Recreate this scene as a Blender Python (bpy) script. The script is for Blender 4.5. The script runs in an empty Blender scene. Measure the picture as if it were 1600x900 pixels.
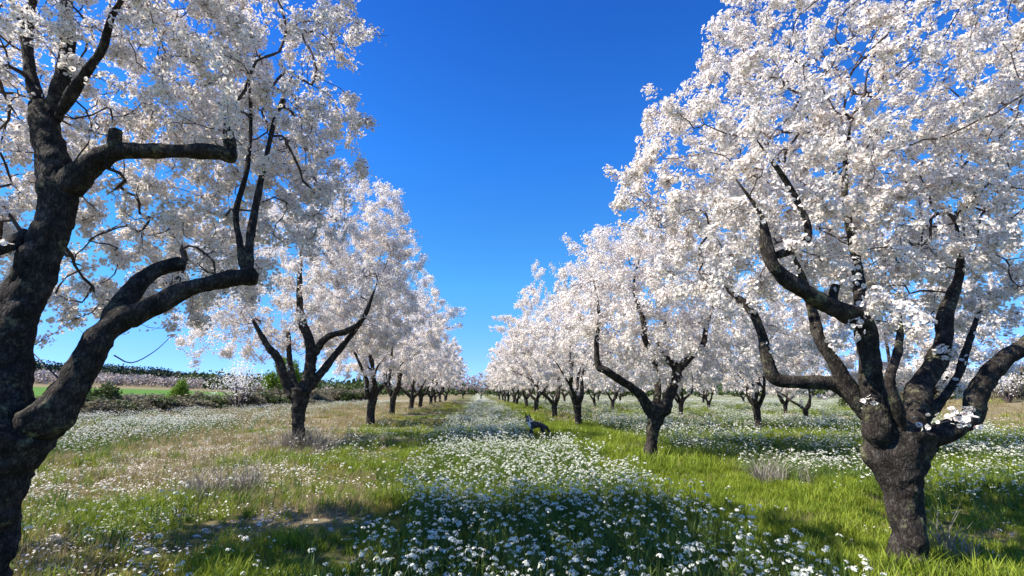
import bpy, math, random
import numpy as np
R = math.radians
random.seed(7)
rng = np.random.default_rng(7)
sc = bpy.context.scene
COL = sc.collection

# ------------------------------------------------------------------ camera
F, CAMH = 730.0, 1.62
TH = math.atan(162 / 730)
YA = math.atan(55 * math.cos(TH) / 730)
cam = bpy.data.cameras.new("camera")
co = bpy.data.objects.new("camera", cam)
COL.objects.link(co)
cam.sensor_width = 36
cam.lens = 36 * F / 1600
cam.clip_start = 0.05
cam.clip_end = 5000
co.location = (0, 0, CAMH)
co.rotation_euler = (math.pi / 2 + TH, 0, -YA)
sc.camera = co
# ------------------------------------------------------------------ sky and sun
SUN_EL, SUN_AZ = R(48), R(-97)          # azimuth from +Y towards +X: the sun stands to the left of the rows
w = bpy.data.worlds.new("World")
sc.world = w
w.use_nodes = True
nt = w.node_tree
nt.nodes.clear()
sky = nt.nodes.new("ShaderNodeTexSky")
sky.sky_type = 'NISHITA'
sky.sun_disc = False
sky.sun_elevation = SUN_EL
sky.sun_rotation = SUN_AZ
sky.air_density = 0.7
sky.dust_density = 0.0
sky.ozone_density = 4.0
# the camera's vivid rendering of the clear sky: one colour per height, the same all round
tc = nt.nodes.new("ShaderNodeTexCoord")
sx = nt.nodes.new("ShaderNodeSeparateXYZ")
nt.links.new(tc.outputs['Generated'], sx.inputs[0])
rp = nt.nodes.new("ShaderNodeValToRGB")
els = rp.color_ramp.elements
while len(els) < 5: els.new(.5)
for e_, (p_, c_) in zip(els, [(0.0, (.21, .33, .58)), (.07, (.23, .35, .58)), (.215, (.20, .49, .58)), (.47, (.12, .46, .82)), (.70, (.085, .34, .74))]):
    e_.position = p_; e_.color = (*c_, 1)
nt.links.new(sx.outputs[2], rp.inputs[0])
hs = nt.nodes.new("ShaderNodeMix"); hs.data_type = 'RGBA'; hs.blend_type = 'MULTIPLY'; hs.inputs[0].default_value = 1
nt.links.new(sky.outputs[0], hs.inputs[6]); nt.links.new(rp.outputs[0], hs.inputs[7])
h2 = nt.nodes.new("ShaderNodeVectorMath"); h2.operation = 'SCALE'; h2.inputs['Scale'].default_value = 2.0
nt.links.new(hs.outputs[2], h2.inputs[0])
bg = nt.nodes.new("ShaderNodeBackground")
bg.inputs['Strength'].default_value = 0.10
wo = nt.nodes.new("ShaderNodeOutputWorld")
nt.links.new(h2.outputs[0], bg.inputs['Color'])
nt.links.new(bg.outputs[0], wo.inputs['Surface'])
sun = bpy.data.lights.new("sun", 'SUN')
sun.energy = 5.0
sun.angle = R(0.53)
sun.color = (1.0, 0.94, 0.83)
so = bpy.data.objects.new("sun", sun)
COL.objects.link(so)
from mathutils import Vector, Matrix, Euler
sd = Vector((math.sin(SUN_AZ) * math.cos(SUN_EL), math.cos(SUN_AZ) * math.cos(SUN_EL), math.sin(SUN_EL)))
so.rotation_euler = (-sd).to_track_quat('-Z', 'Y').to_euler()
so.location = sd * 50
vs = sc.view_settings
vs.view_transform = 'Standard'
vs.look = 'None'
vs.exposure = 1.0
vs.gamma = 1
vs.use_curve_mapping = False


# ------------------------------------------------------------------ helpers
def P(px, py, Y):
    """world point on the sight line of photo pixel (px, py) at depth Y along the rows"""
    u = px - 800; v = 450 - py
    fw = F * math.cos(TH) - v * math.sin(TH); up = F * math.sin(TH) + v * math.cos(TH)
    x = u * math.cos(YA) + fw * math.sin(YA); y = -u * math.sin(YA) + fw * math.cos(YA)
    t = Y / y
    return np.array([x * t, Y, CAMH + up * t])


def G(px, py, z=0.0):
    u = px - 800; v = 450 - py
    fw = F * math.cos(TH) - v * math.sin(TH); up = F * math.sin(TH) + v * math.cos(TH)
    x = u * math.cos(YA) + fw * math.sin(YA); y = -u * math.sin(YA) + fw * math.cos(YA)
    t = (z - CAMH) / up
    return x * t, y * t


def _hash(ix, iy, iz, seed):
    n = (ix.astype(np.int64) * 374761393 + iy.astype(np.int64) * 668265263 + iz.astype(np.int64) * 2147483647 + seed * 974634777) & 0xffffffff
    n = ((n ^ (n >> 13)) * 1274126177) & 0xffffffff
    n = ((n ^ (n >> 16)) * 2246822519) & 0xffffffff
    return ((n ^ (n >> 15)) & 0xffffff) / float(0xffffff)


def noise(p, s=1.0, seed=0):
    p = np.asarray(p, float) * s
    if p.shape[-1] == 2:
        p = np.concatenate([p, np.zeros(p.shape[:-1] + (1,))], -1)
    f = np.floor(p); t = p - f; t = t * t * (3 - 2 * t); i = f.astype(int)
    r = 0
    for a in (0, 1):
        wx = t[..., 0] if a else 1 - t[..., 0]
        for b in (0, 1):
            wy = t[..., 1] if b else 1 - t[..., 1]
            for c in (0, 1):
                wz = t[..., 2] if c else 1 - t[..., 2]
                r = r + wx * wy * wz * _hash(i[..., 0] + a, i[..., 1] + b, i[..., 2] + c, seed)
    return r


def fbm(p, s=1.0, seed=0, o=3):
    r = 0; a = 1; t = 0
    for k in range(o):
        r = r + a * noise(p, s * 2 ** k, seed + k * 17); t += a; a *= .5
    return r / t


def sm(a, b, x):
    t = np.clip((x - a) / (b - a), 0, 1)
    return t * t * (3 - 2 * t)


def mesh_np(name, V, faces_list, mats, smooth=False):
    """faces_list: list of (int array n x k, material index)"""
    me = bpy.data.meshes.new(name)
    V = np.asarray(V, np.float32)
    me.vertices.add(len(V))
    me.vertices.foreach_set("co", V.ravel())
    loops = np.concatenate([f.ravel() for f, _ in faces_list]).astype(np.int32)
    tot = np.concatenate([np.full(len(f), f.shape[1], np.int32) for f, _ in faces_list])
    mi = np.concatenate([(np.full(len(f), m, np.int32) if np.isscalar(m) else np.asarray(m, np.int32)) for f, m in faces_list])
    st = np.concatenate([[0], np.cumsum(tot)[:-1]]).astype(np.int32)
    me.loops.add(len(loops))
    me.loops.foreach_set("vertex_index", loops)
    me.polygons.add(len(tot))
    me.polygons.foreach_set("loop_start", st)
    me.polygons.foreach_set("loop_total", tot)
    me.polygons.foreach_set("material_index", mi)
    if smooth:
        me.polygons.foreach_set("use_smooth", np.ones(len(tot), bool))
    me.update(calc_edges=True)
    for m in mats:
        me.materials.append(m)
    return me


def link(name, me, parent=None, loc=None):
    o = bpy.data.objects.new(name, me)
    COL.objects.link(o)
    if parent: o.parent = parent
    if loc is not None: o.location = loc
    return o


def tag(o, label=None, cat=None, group=None, kind=None):
    if label: o['label'] = label
    if cat: o['category'] = cat
    if group: o['group'] = group
    if kind: o['kind'] = kind
    return o


class Acc:
    """collects tubes and other pieces into one mesh"""
    def __init__(s): s.V = []; s.F = {}; s.n = 0

    def add(s, V, Fc, mi=0):
        Fc = np.asarray(Fc) + s.n
        s.F.setdefault((Fc.shape[1], mi), []).append(Fc)
        s.V.append(np.asarray(V, float)); s.n += len(V)

    def mesh(s, name, mats, smooth=False):
        return mesh_np(name, np.concatenate(s.V), [(np.concatenate(v), k[1]) for k, v in s.F.items()], mats, smooth)


def tube(acc, pts, rad, sides=6, mi=0, rough=0.0, seed=0, cap=True, lobes=0):
    pts = np.asarray(pts, float); rad = np.asarray(rad, float); n = len(pts)
    T = np.gradient(pts, axis=0); T /= np.linalg.norm(T, axis=1)[:, None] + 1e-9
    ref = np.array([0.31, 0.17, 1.0]) if abs(T[0][2]) < .9 else np.array([1.0, .2, .1])
    N = np.cross(T[0], ref); N /= np.linalg.norm(N)
    Ns = [N]
    for k in range(1, n):
        N = N - T[k] * N.dot(T[k]); N /= np.linalg.norm(N) + 1e-9; Ns.append(N)
    Ns = np.array(Ns); B = np.cross(T, Ns)
    a = np.arange(sides) * 2 * math.pi / sides
    D = Ns[:, None, :] * np.cos(a)[None, :, None] + B[:, None, :] * np.sin(a)[None, :, None]
    V = pts[:, None, :] + D * rad[:, None, None]
    if lobes:
        ex = np.exp(-(pts[:, 2] - pts[0, 2]) / .16)[:, None]
        rad2 = rad[:, None] * (1 + lobes * ex * (np.cos(a * 5 + seed)[None] + .5 * np.cos(a * 3 + 2 * seed)[None]) + .05 * np.cos(a * 4 + seed)[None])
        V = pts[:, None, :] + D * rad2[:, :, None]
    else: rad2 = np.repeat(rad[:, None], sides, 1)
    if rough:
        q = V.reshape(-1, 3)
        g = (fbm(q, 5.0, seed, 3) - .5) * 1.2 + (1 - abs(2 * noise(q * [1, 1, .35], 22.0, seed + 5) - 1) - .5) * .28 + (noise(q, 11, seed + 9) - .5) * .5 + (noise(q, 31, seed + 19) - .5) * .22 + 1.1 * np.clip(noise(q, 6.5, seed + 29) - .74, 0, 1) * 2.2
        V = pts[:, None, :] + D * (rad2 * (1 + rough * g.reshape(n, sides)))[:, :, None]
    V = V.reshape(-1, 3)
    i = np.arange(n - 1)[:, None] * sides; j = np.arange(sides)[None, :]; k = (j + 1) % sides
    Fq = np.stack([i + j, i + k, i + sides + k, i + sides + j], -1).reshape(-1, 4)
    acc.add(V, Fq, mi)
    if cap:
        base = acc.n - len(V)
        tip = pts[-1] + T[-1] * rad[-1] * .5
        acc.V.append(tip[None]); ti = acc.n; acc.n += 1
        l = base + (n - 1) * sides
        acc.F.setdefault((3, mi), []).append(np.stack([l + np.arange(sides), l + (np.arange(sides) + 1) % sides, np.full(sides, ti)], -1))


def spline(C, step):
    """Catmull-Rom through rows of C (any columns; first three are the place)"""
    C = np.asarray(C, float)
    if len(C) == 2:
        n = max(2, int(np.linalg.norm(C[1, :3] - C[0, :3]) / step)); t = np.linspace(0, 1, n + 1)[:, None]
        return C[0] * (1 - t) + C[1] * t
    E = np.concatenate([[2 * C[0] - C[1]], C, [2 * C[-1] - C[-2]]])
    out = []
    for k in range(1, len(E) - 2):
        n = max(1, int(np.ceil(np.linalg.norm(E[k + 1, :3] - E[k, :3]) / step)))
        t = (np.arange(n) / n)[:, None]
        p0, p1, p2, p3 = E[k - 1], E[k], E[k + 1], E[k + 2]
        out.append(.5 * ((2 * p1) + (p2 - p0) * t + (2 * p0 - 5 * p1 + 4 * p2 - p3) * t ** 2 + (3 * p1 - p0 - 3 * p2 + p3) * t ** 3))
    out.append(C[-1:])
    return np.concatenate(out)


# ------------------------------------------------------------------ materials
def newmat(name):
    m = bpy.data.materials.new(name); m.use_nodes = True
    m.node_tree.nodes.clear()
    return m, m.node_tree


def nd(nt, t, **kw):
    n = nt.nodes.new(t)
    for k, v in kw.items():
        if k in n.inputs: n.inputs[k].default_value = v
        else: setattr(n, k, v)
    return n


def ramp(nt, fac, stops):
    r = nt.nodes.new("ShaderNodeValToRGB")
    e = r.color_ramp.elements
    while len(e) < len(stops): e.new(.5)
    for x, (p, c) in zip(e, stops):
        x.position = p; x.color = (*c, 1)
    nt.links.new(fac, r.inputs[0])
    return r.outputs[0]


def mixc(nt, fac, a, b):
    m = nt.nodes.new("ShaderNodeMix"); m.data_type = 'RGBA'
    for s, v in ((0, fac), (6, a), (7, b)):
        if hasattr(v, 'links'): nt.links.new(v, m.inputs[s])
        else: m.inputs[s].default_value = (*v, 1) if isinstance(v, tuple) else v
    return m.outputs[2]


def pos(nt):
    return nt.nodes.new("ShaderNodeNewGeometry").outputs['Position']


def leafy(name, stops, trans=.35, scale=3.0, tcol=None, rnd=True, rough=.6):
    """thin translucent leaf or petal; colour varies by patch and by piece"""
    m, nt = newmat(name)
    out = nd(nt, "ShaderNodeOutputMaterial")
    n = nd(nt, "ShaderNodeTexNoise", Scale=scale, Detail=3.0)
    nt.links.new(pos(nt), n.inputs['Vector'])
    fac = n.outputs[0]
    if rnd:
        oi = nt.nodes.new("ShaderNodeObjectInfo")
        g = nt.nodes.new("ShaderNodeNewGeometry")
        a = nd(nt, "ShaderNodeMath", operation='ADD'); nt.links.new(oi.outputs['Random'], a.inputs[0]); nt.links.new(g.outputs['Random Per Island'], a.inputs[1])
        b = nd(nt, "ShaderNodeMath", operation='FRACT'); nt.links.new(a.outputs[0], b.inputs[0])
        c = nt.nodes.new("ShaderNodeMix"); c.inputs[0].default_value = .45
        nt.links.new(fac, c.inputs[2]); nt.links.new(b.outputs[0], c.inputs[3]); fac = c.outputs[0]
    colr = ramp(nt, fac, stops)
    d = nd(nt, "ShaderNodeBsdfPrincipled", Roughness=rough); d.inputs['Specular IOR Level'].default_value = .25
    nt.links.new(colr, d.inputs['Base Color'])
    t = nt.nodes.new("ShaderNodeBsdfTranslucent")
    if tcol: nt.links.new(mixc(nt, 1.0, colr, tcol), t.inputs[0])
    else: nt.links.new(colr, t.inputs[0])
    mx = nt.nodes.new("ShaderNodeMixShader"); mx.inputs[0].default_value = trans
    nt.links.new(d.outputs[0], mx.inputs[1]); nt.links.new(t.outputs[0], mx.inputs[2])
    nt.links.new(mx.outputs[0], out.inputs[0])
    return m


def bark_mat():
    m, nt = newmat("bark")
    out = nd(nt, "ShaderNodeOutputMaterial")
    p = pos(nt)
    n1 = nd(nt, "ShaderNodeTexNoise", Scale=9.0, Detail=8.0, Roughness=.7); nt.links.new(p, n1.inputs['Vector'])
    mp = nt.nodes.new("ShaderNodeMapping"); mp.inputs['Scale'].default_value = (34, 34, 12); nt.links.new(p, mp.inputs['Vector'])
    vo = nd(nt, "ShaderNodeTexVoronoi", feature='DISTANCE_TO_EDGE', Scale=1.0)
    wn = nd(nt, "ShaderNodeTexNoise", Scale=1.3, Detail=3.0); nt.links.new(mp.outputs[0], wn.inputs['Vector'])
    va = nd(nt, "ShaderNodeVectorMath", operation='MULTIPLY_ADD'); nt.links.new(wn.outputs['Color'], va.inputs[0]); va.inputs[1].default_value = (1.6,) * 3
    nt.links.new(mp.outputs[0], va.inputs[2]); nt.links.new(va.outputs[0], vo.inputs['Vector'])
    base = ramp(nt, n1.outputs[0], [(.3, (.014, .011, .010)), (.5, (.046, .038, .032)), (.72, (.14, .12, .10))])
    crack = ramp(nt, vo.outputs[0], [(.0, (.35, .35, .35)), (.25, (1, 1, 1))])
    mu = nt.nodes.new("ShaderNodeMix"); mu.data_type = 'RGBA'; mu.blend_type = 'MULTIPLY'; mu.inputs[0].default_value = 1
    nt.links.new(base, mu.inputs[6]); nt.links.new(crack, mu.inputs[7])
    n2 = nd(nt, "ShaderNodeTexNoise", Scale=5.0, Detail=6.0, Roughness=.75); nt.links.new(p, n2.inputs['Vector'])
    lf = ramp(nt, n2.outputs[0], [(.56, (0, 0, 0)), (.66, (1, 1, 1))])
    n3 = nd(nt, "ShaderNodeTexNoise", Scale=40.0, Detail=3.0); nt.links.new(p, n3.inputs['Vector'])
    lc = ramp(nt, n3.outputs[0], [(.35, (.09, .09, .04)), (.65, (.24, .23, .13))])
    lm = nd(nt, "ShaderNodeMath", operation='MULTIPLY'); nt.links.new(lf, lm.inputs[0]); lm.inputs[1].default_value = .7
    c = mixc(nt, lm.outputs[0], mu.outputs[2], lc)
    d = nd(nt, "ShaderNodeBsdfPrincipled", Roughness=.9); d.inputs['Specular IOR Level'].default_value = .15
    nt.links.new(c, d.inputs['Base Color'])
    b1 = nd(nt, "ShaderNodeBump", Strength=.9, Distance=.02); nt.links.new(vo.outputs[0], b1.inputs['Height'])
    b2 = nd(nt, "ShaderNodeBump", Strength=.8, Distance=.02); nt.links.new(n1.outputs[0], b2.inputs['Height']); nt.links.new(b1.outputs[0], b2.inputs['Normal'])
    nt.links.new(b2.outputs[0], d.inputs['Normal'])
    nt.links.new(d.outputs[0], out.inputs[0])
    return m


def plain(name, colr, rough=.8, noise_s=None, col2=None, spec=.3):
    m, nt = newmat(name)
    out = nd(nt, "ShaderNodeOutputMaterial")
    d = nd(nt, "ShaderNodeBsdfPrincipled", Roughness=rough); d.inputs['Specular IOR Level'].default_value = spec
    if noise_s:
        n = nd(nt, "ShaderNodeTexNoise", Scale=noise_s, Detail=6.0, Roughness=.65); nt.links.new(pos(nt), n.inputs['Vector'])
        nt.links.new(ramp(nt, n.outputs[0], [(.35, colr), (.65, col2 or colr)]), d.inputs['Base Color'])
        b = nd(nt, "ShaderNodeBump", Strength=.5, Distance=.01); nt.links.new(n.outputs[0], b.inputs['Height']); nt.links.new(b.outputs[0], d.inputs['Normal'])
    else:
        d.inputs['Base Color'].default_value = (*colr, 1)
    nt.links.new(d.outputs[0], out.inputs[0])
    return m


M = {}
M['bark'] = bark_mat()
M['twig'] = plain('twig_bark', (.035, .025, .022), .8, 6.0, (.10, .075, .065))
M['petal'] = leafy('petal', [(.10, (.64, .49, .46)), (.30, (.90, .84, .78)), (.7, (.95, .91, .85))], .37, 1.3)
M['petal_pink'] = leafy('petal_pink', [(.25, (.52, .40, .40)), (.5, (.66, .54, .53)), (.75, (.76, .66, .64))], .4, .5)
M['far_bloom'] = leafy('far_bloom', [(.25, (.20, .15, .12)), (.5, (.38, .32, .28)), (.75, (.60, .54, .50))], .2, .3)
M['calyx'] = plain('calyx', (.16, .05, .04))
M['grass'] = leafy('grass_blade', [(.25, (.10, .15, .012)), (.5, (.21, .28, .022)), (.75, (.33, .39, .04))], .4, 1.2)
M['olive'] = leafy('olive_blade', [(.25, (.15, .16, .02)), (.5, (.28, .27, .035)), (.75, (.42, .35, .09))], .35, .9)
M['straw'] = leafy('straw_blade', [(.25, (.19, .15, .07)), (.5, (.34, .27, .13)), (.8, (.46, .38, .22))], .3, 1.5)
M['grey'] = leafy('grey_straw', [(.25, (.13, .11, .085)), (.5, (.24, .21, .17)), (.8, (.36, .33, .28))], .2, 1.5)
M['weed'] = leafy('weed_leaf', [(.25, (.06, .11, .02)), (.5, (.12, .19, .035)), (.75, (.20, .27, .06))], .35, 1.5)
M['floret'] = leafy('floret', [(.2, (.76, .75, .62)), (.5, (.84, .83, .72)), (.8, (.90, .88, .78))], .3, 4.0)
M['floret_eye'] = plain('floret_eye', (.45, .42, .10))
M['scrub'] = leafy('scrub_leaf', [(.25, (.12, .11, .06)), (.5, (.21, .19, .12)), (.75, (.32, .28, .18))], .3, .6)
M['scrub_green'] = leafy('scrub_green_leaf', [(.25, (.03, .05, .012)), (.5, (.06, .09, .02)), (.75, (.11, .14, .04))], .25, .6)
M['bright'] = leafy('bright_leaf', [(.25, (.07, .14, .012)), (.5, (.14, .24, .02)), (.75, (.24, .34, .04))], .4, .8)
M['pine'] = leafy('pine_needle', [(.25, (.012, .025, .014)), (.5, (.022, .042, .022)), (.75, (.04, .065, .032))], .1, .05)
M['stone'] = plain('limestone', (.42, .36, .28), .9, 14.0, (.66, .60, .50))


def ground_mat():
    m, nt = newmat("ground")
    out = nd(nt, "ShaderNodeOutputMaterial")
    p = pos(nt)
    def at(n):
        a = nt.nodes.new("ShaderNodeAttribute"); a.attribute_name = n; return a.outputs['Fac']
    n1 = nd(nt, "ShaderNodeTexNoise", Scale=1.1, Detail=8.0, Roughness=.7); nt.links.new(p, n1.inputs['Vector'])
    n2 = nd(nt, "ShaderNodeTexNoise", Scale=14.0, Detail=6.0, Roughness=.75); nt.links.new(p, n2.inputs['Vector'])
    soil = ramp(nt, n2.outputs[0], [(.3, (.08, .06, .035)), (.55, (.18, .14, .085)), (.75, (.32, .26, .18))])
    green = ramp(nt, n2.outputs[0], [(.3, (.05, .075, .012)), (.6, (.12, .15, .02)), (.8, (.2, .21, .04))])
    straw = ramp(nt, n2.outputs[0], [(.3, (.12, .09, .05)), (.55, (.25, .20, .12)), (.8, (.38, .32, .22))])
    a = mixc(nt, ramp(nt, n1.outputs[0], [(.45, (0, 0, 0)), (.62, (1, 1, 1))]), green, soil)
    b = mixc(nt, at('dry'), a, straw)
    crop = ramp(nt, n1.outputs[0], [(.3, (.06, .14, .02)), (.7, (.10, .20, .03))])
    c = mixc(nt, at('crop'), b, crop)
    vo = nd(nt, "ShaderNodeTexVoronoi", Scale=6.0); nt.links.new(p, vo.inputs['Vector'])
    dots = ramp(nt, vo.outputs['Distance'], [(.42, (1, 1, 1)), (.5, (0, 0, 0))])
    mm = nd(nt, "ShaderNodeMath", operation='MULTIPLY'); nt.links.new(dots, mm.inputs[0]); nt.links.new(at('far_flower'), mm.inputs[1])
    e = mixc(nt, mm.outputs[0], c, (.66, .67, .60))
    d = nd(nt, "ShaderNodeBsdfPrincipled", Roughness=.95); d.inputs['Specular IOR Level'].default_value = .1
    nt.links.new(e, d.inputs['Base Color'])
    bp = nd(nt, "ShaderNodeBump", Strength=.9, Distance=.05); nt.links.new(n2.outputs[0], bp.inputs['Height']); nt.links.new(bp.outputs[0], d.inputs['Normal'])
    nt.links.new(d.outputs[0], out.inputs[0])
    return m


# ------------------------------------------------------------------ terrain
def H(x, y):
    x = np.asarray(x, float); y = np.asarray(y, float)
    q = np.stack([x, y], -1)
    r = np.hypot(x, y) + 1e-6
    az = np.degrees(np.arctan2(x, y))
    und = (fbm(q, .35, 3, 3) - .5) * .16 * sm(2, 8, r)
    left = sm(-8, -42, az) * sm(-180, -120, az)
    hl = np.interp(r, [0, 55, 90, 180, 260, 420, 520, 900, 5000], [0, 0, .9, 3.7, 6.0, 12.5, 14, 12, 10])
    right = sm(40, 52, az) * sm(170, 130, az)
    hr = np.interp(r, [0, 34, 60, 100, 150, 300, 5000], [0, 0, 1.3, 3.4, 5.0, 6, 6])
    return und + left * hl + right * hr


def strip_edges(y, q):
    wob = (noise(q, .5, 11) - .5) * 1.1 + (noise(q, 1.7, 12) - .5) * .8
    return -1.05 + wob + .25 * np.sin(y * .21), 2.55 + wob + .3 * np.sin(y * .17 + 1)


def flower_density(x, y):
    q = np.stack([x, y], -1)
    l, r = strip_edges(y, q)
    f = fbm(q, .55, 21, 3)
    strip = sm(l - .5, l + .5, x) * sm(r + .25, r - .25, x) * (.62 + .45 * sm(.38, .60, fbm(q, .9, 23, 3)))
    bare = .012 + .07 * sm(.50, .64, f) * sm(-.8, -1.5, x)
    right = sm(4.9, 6.2, x) * (.35 + .65 * sm(6, 11, y)) * (.12 + .7 * sm(.40, .60, f)) * sm(46, 38, np.degrees(np.arctan2(x, y)) - 12 * sm(40, 15, np.hypot(x, y)))
    leftf = sm(-9.0, -13.5, x + 2.0 * (f - .5)) * sm(10, 15, y) * (.2 + .6 * sm(.38, .58, f)) * sm(2, -3, np.hypot(x, y) - np.interp(np.degrees(np.arctan2(x, y)), [-45, -31, -14, -5], [43, 48, 70, 110]))
    dog = np.exp(-((x - 2.05) / .75) ** 4) * sm(13.2, 14.6, y) * sm(17, 16.4, y)
    return np.clip(strip + bare + right + leftf, 0, 1) * (1 - .93 * dog)


def dryness(x, y):
    q = np.stack([x, y], -1)
    f = fbm(q, .45, 31, 4)
    f2 = fbm(q, 1.7, 37, 2)
    left = sm(-1.0, -2.5, x) * (.12 + .75 * sm(-3.8, -7.0, x)) * sm(2, 7, y)
    right = sm(40, 48, np.degrees(np.arctan2(x, y))) * sm(24, 32, np.hypot(x, y))
    d = sm(.30, .62, f + left * .34 - .15) * sm(-.8, -1.8, x) + right * .9 + sm(.60, .68, f2) * .5 * sm(2.5, 3, x)
    return np.clip(d, 0, 1)


def build_ground():
    u = np.linspace(-1, 1, 301)
    s = 8.6
    c = np.sinh(u * s) / math.sinh(s) * 3200
    X, Y = np.meshgrid(c, c + 6, indexing='xy')
    Z = H(X, Y)
    n = len(c)
    V = np.stack([X, Y, Z], -1).reshape(-1, 3)
    i = (np.arange(n - 1)[:, None] * n + np.arange(n - 1)[None]).ravel()
    Fq = np.stack([i, i + 1, i + n + 1, i + n], -1)
    me = mesh_np('ground', V, [(Fq, 0)], [ground_mat()], True)
    x, y = V[:, 0], V[:, 1]
    r = np.hypot(x, y); az = np.degrees(np.arctan2(x, y))
    crop = sm(66, 74, r + 8 * noise(V[:, :2], .03, 5)) * sm(150, 140, r) * sm(-24, -28, az) * sm(-120, -80, az)
    far = sm(26, 50, r) * flower_density(x, y) * sm(-25, -18, az)
    for nm, v in (('dry', dryness(x, y) * sm(400, 200, r) * .9), ('crop', crop), ('far_flower', far)):
        a = me.attributes.new(nm, 'FLOAT', 'POINT'); a.data.foreach_set('value', v.astype(np.float32))
    tag(link('ground', me), 'grassy orchard floor reaching back to the low hills', kind='structure')


build_ground()


# ------------------------------------------------------------------ almond trees
def flower_proto(kind):
    """blossom: triangles and the dark eye; unit radius 1, axis +Z"""
    V = []; Fp = []; Fd = []
    if kind == 0:
        for k in range(5):
            a = k * 2 * math.pi / 5; w_ = .50
            b = len(V)
            V += [(.12 * math.cos(a), .12 * math.sin(a), 0), (.72 * math.cos(a - w_), .72 * math.sin(a - w_), .22), (1.02 * math.cos(a), 1.02 * math.sin(a), .36), (.72 * math.cos(a + w_), .72 * math.sin(a + w_), .22)]
            Fp += [(b, b + 1, b + 2), (b, b + 2, b + 3)]
    else:
        nk = 5 if kind == 1 else 3
        w_ = .55 if kind == 1 else .85
        for k in range(nk):
            a = k * 2 * math.pi / nk
            b = len(V)
            V += [(0, 0, 0), (.98 * math.cos(a - w_), .98 * math.sin(a - w_), .32 + .1 * (k % 2)), (1.0 * math.cos(a + w_), 1.0 * math.sin(a + w_), .32)]
            Fp += [(b, b + 1, b + 2)]
    if kind < 3:
        for s_, z in (((.30, .10), (.42, -.12)) if kind < 2 else ((.42, -.05),)):
            b = len(V)
            for k in range(3):
                a = k * 2.094
                V.append((s_ * math.cos(a), s_ * math.sin(a), z))
            Fd.append((b, b + 1, b + 2))
    return np.array(V), np.array(Fp), (np.array(Fd) if Fd else None)


PROTO = {k: flower_proto(k) for k in (0, 1, 2)}


def blossoms(name, C, D, S, kinds, mats):
    """one mesh of blossoms at C, facing D, radius S"""
    acc = Acc()
    for kd in np.unique(kinds):
        m = kinds == kd
        c, d, s = C[m], D[m], S[m]
        n = len(c)
        d = d / (np.linalg.norm(d, axis=1)[:, None] + 1e-9)
        a = rng.normal(size=(n, 3)); a -= d * (a * d).sum(1)[:, None]; a /= np.linalg.norm(a, axis=1)[:, None] + 1e-9
        b = np.cross(d, a)
        V, Fp, Fd = PROTO[kd]
        W = V[None] + rng.normal(0, .07, (n,) + V.shape)
        W = c[:, None] + s[:, None, None] * (W[..., :1] * a[:, None] + W[..., 1:2] * b[:, None] + W[..., 2:] * d[:, None])
        off = (np.arange(n) * len(V))[:, None, None]
        base = acc.n
        acc.V.append(W.reshape(-1, 3)); acc.n += n * len(V)
        acc.F.setdefault((3, 0), []).append((Fp[None] + off).reshape(-1, 3) + base)
        if Fd is not None:
            acc.F.setdefault((3, 1), []).append((Fd[None] + off).reshape(-1, 3) + base)
    return acc.mesh(name, mats)


def grow(nodes, par, tips, step=.12, wander=.045, droop=0.0):
    """join every tip point to the nearest wood with a bent shoot"""
    P0 = np.array(nodes); N = len(P0)
    cap = N + int(len(tips) * 14) + 5000
    X = np.zeros((cap, 3)); X[:N] = P0
    par = list(par)
    d0 = np.array([np.min(((P0 - t) ** 2).sum(1)) for t in tips])
    chains = []
    dirs = np.zeros((cap, 3))
    for i in range(N):
        p = par[i]
        dirs[i] = (P0[i] - P0[p]) if p >= 0 else (0, 0, 1)
    dirs[:N] /= np.linalg.norm(dirs[:N], axis=1)[:, None] + 1e-9
    for ti in np.argsort(d0):
        t = tips[ti]
        v = t - X[:N]
        dist = np.sqrt((v * v).sum(1))
        cosb = (v * dirs[:N]).sum(1) / (dist + 1e-6)
        j = int(np.argmin(dist * (1.25 - .35 * cosb)))
        L = dist[j]
        if L < step * .7: continue
        k = max(2, int(L / step))
        c1 = X[j] + dirs[j] * L * .25 + v[j] * .2 + rng.normal(0, wander * L * 1.5, 3)
        c2 = X[j] + v[j] * .65 + np.array([0, 0, L * (.05 - droop)]) + rng.normal(0, wander * L * 1.5, 3)
        s = (np.arange(1, k + 1) / k)[:, None]
        path = (1 - s) ** 3 * X[j] + 3 * (1 - s) ** 2 * s * c1 + 3 * (1 - s) * s ** 2 * c2 + s ** 3 * t
        path[:-1] += rng.normal(0, wander * step * 1.6, (k - 1, 3))
        if N + k >= cap: break
        X[N:N + k] = path
        pr = j
        ch = [j]
        for q in range(k):
            par.append(pr); dv = X[N + q] - X[pr]; dirs[N + q] = dv / (np.linalg.norm(dv) + 1e-9); pr = N + q; ch.append(pr)
        chains.append(ch)
        N += k
    cnt = np.zeros(N)
    has = np.zeros(N, bool)
    for i in range(N):
        if par[i] >= 0: has[par[i]] = True
    cnt[~has] = 1
    for i in range(N - 1, -1, -1):
        if par[i] >= 0: cnt[par[i]] += cnt[i]
    return X[:N], np.array(par), cnt, chains, dirs[:N]


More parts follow.
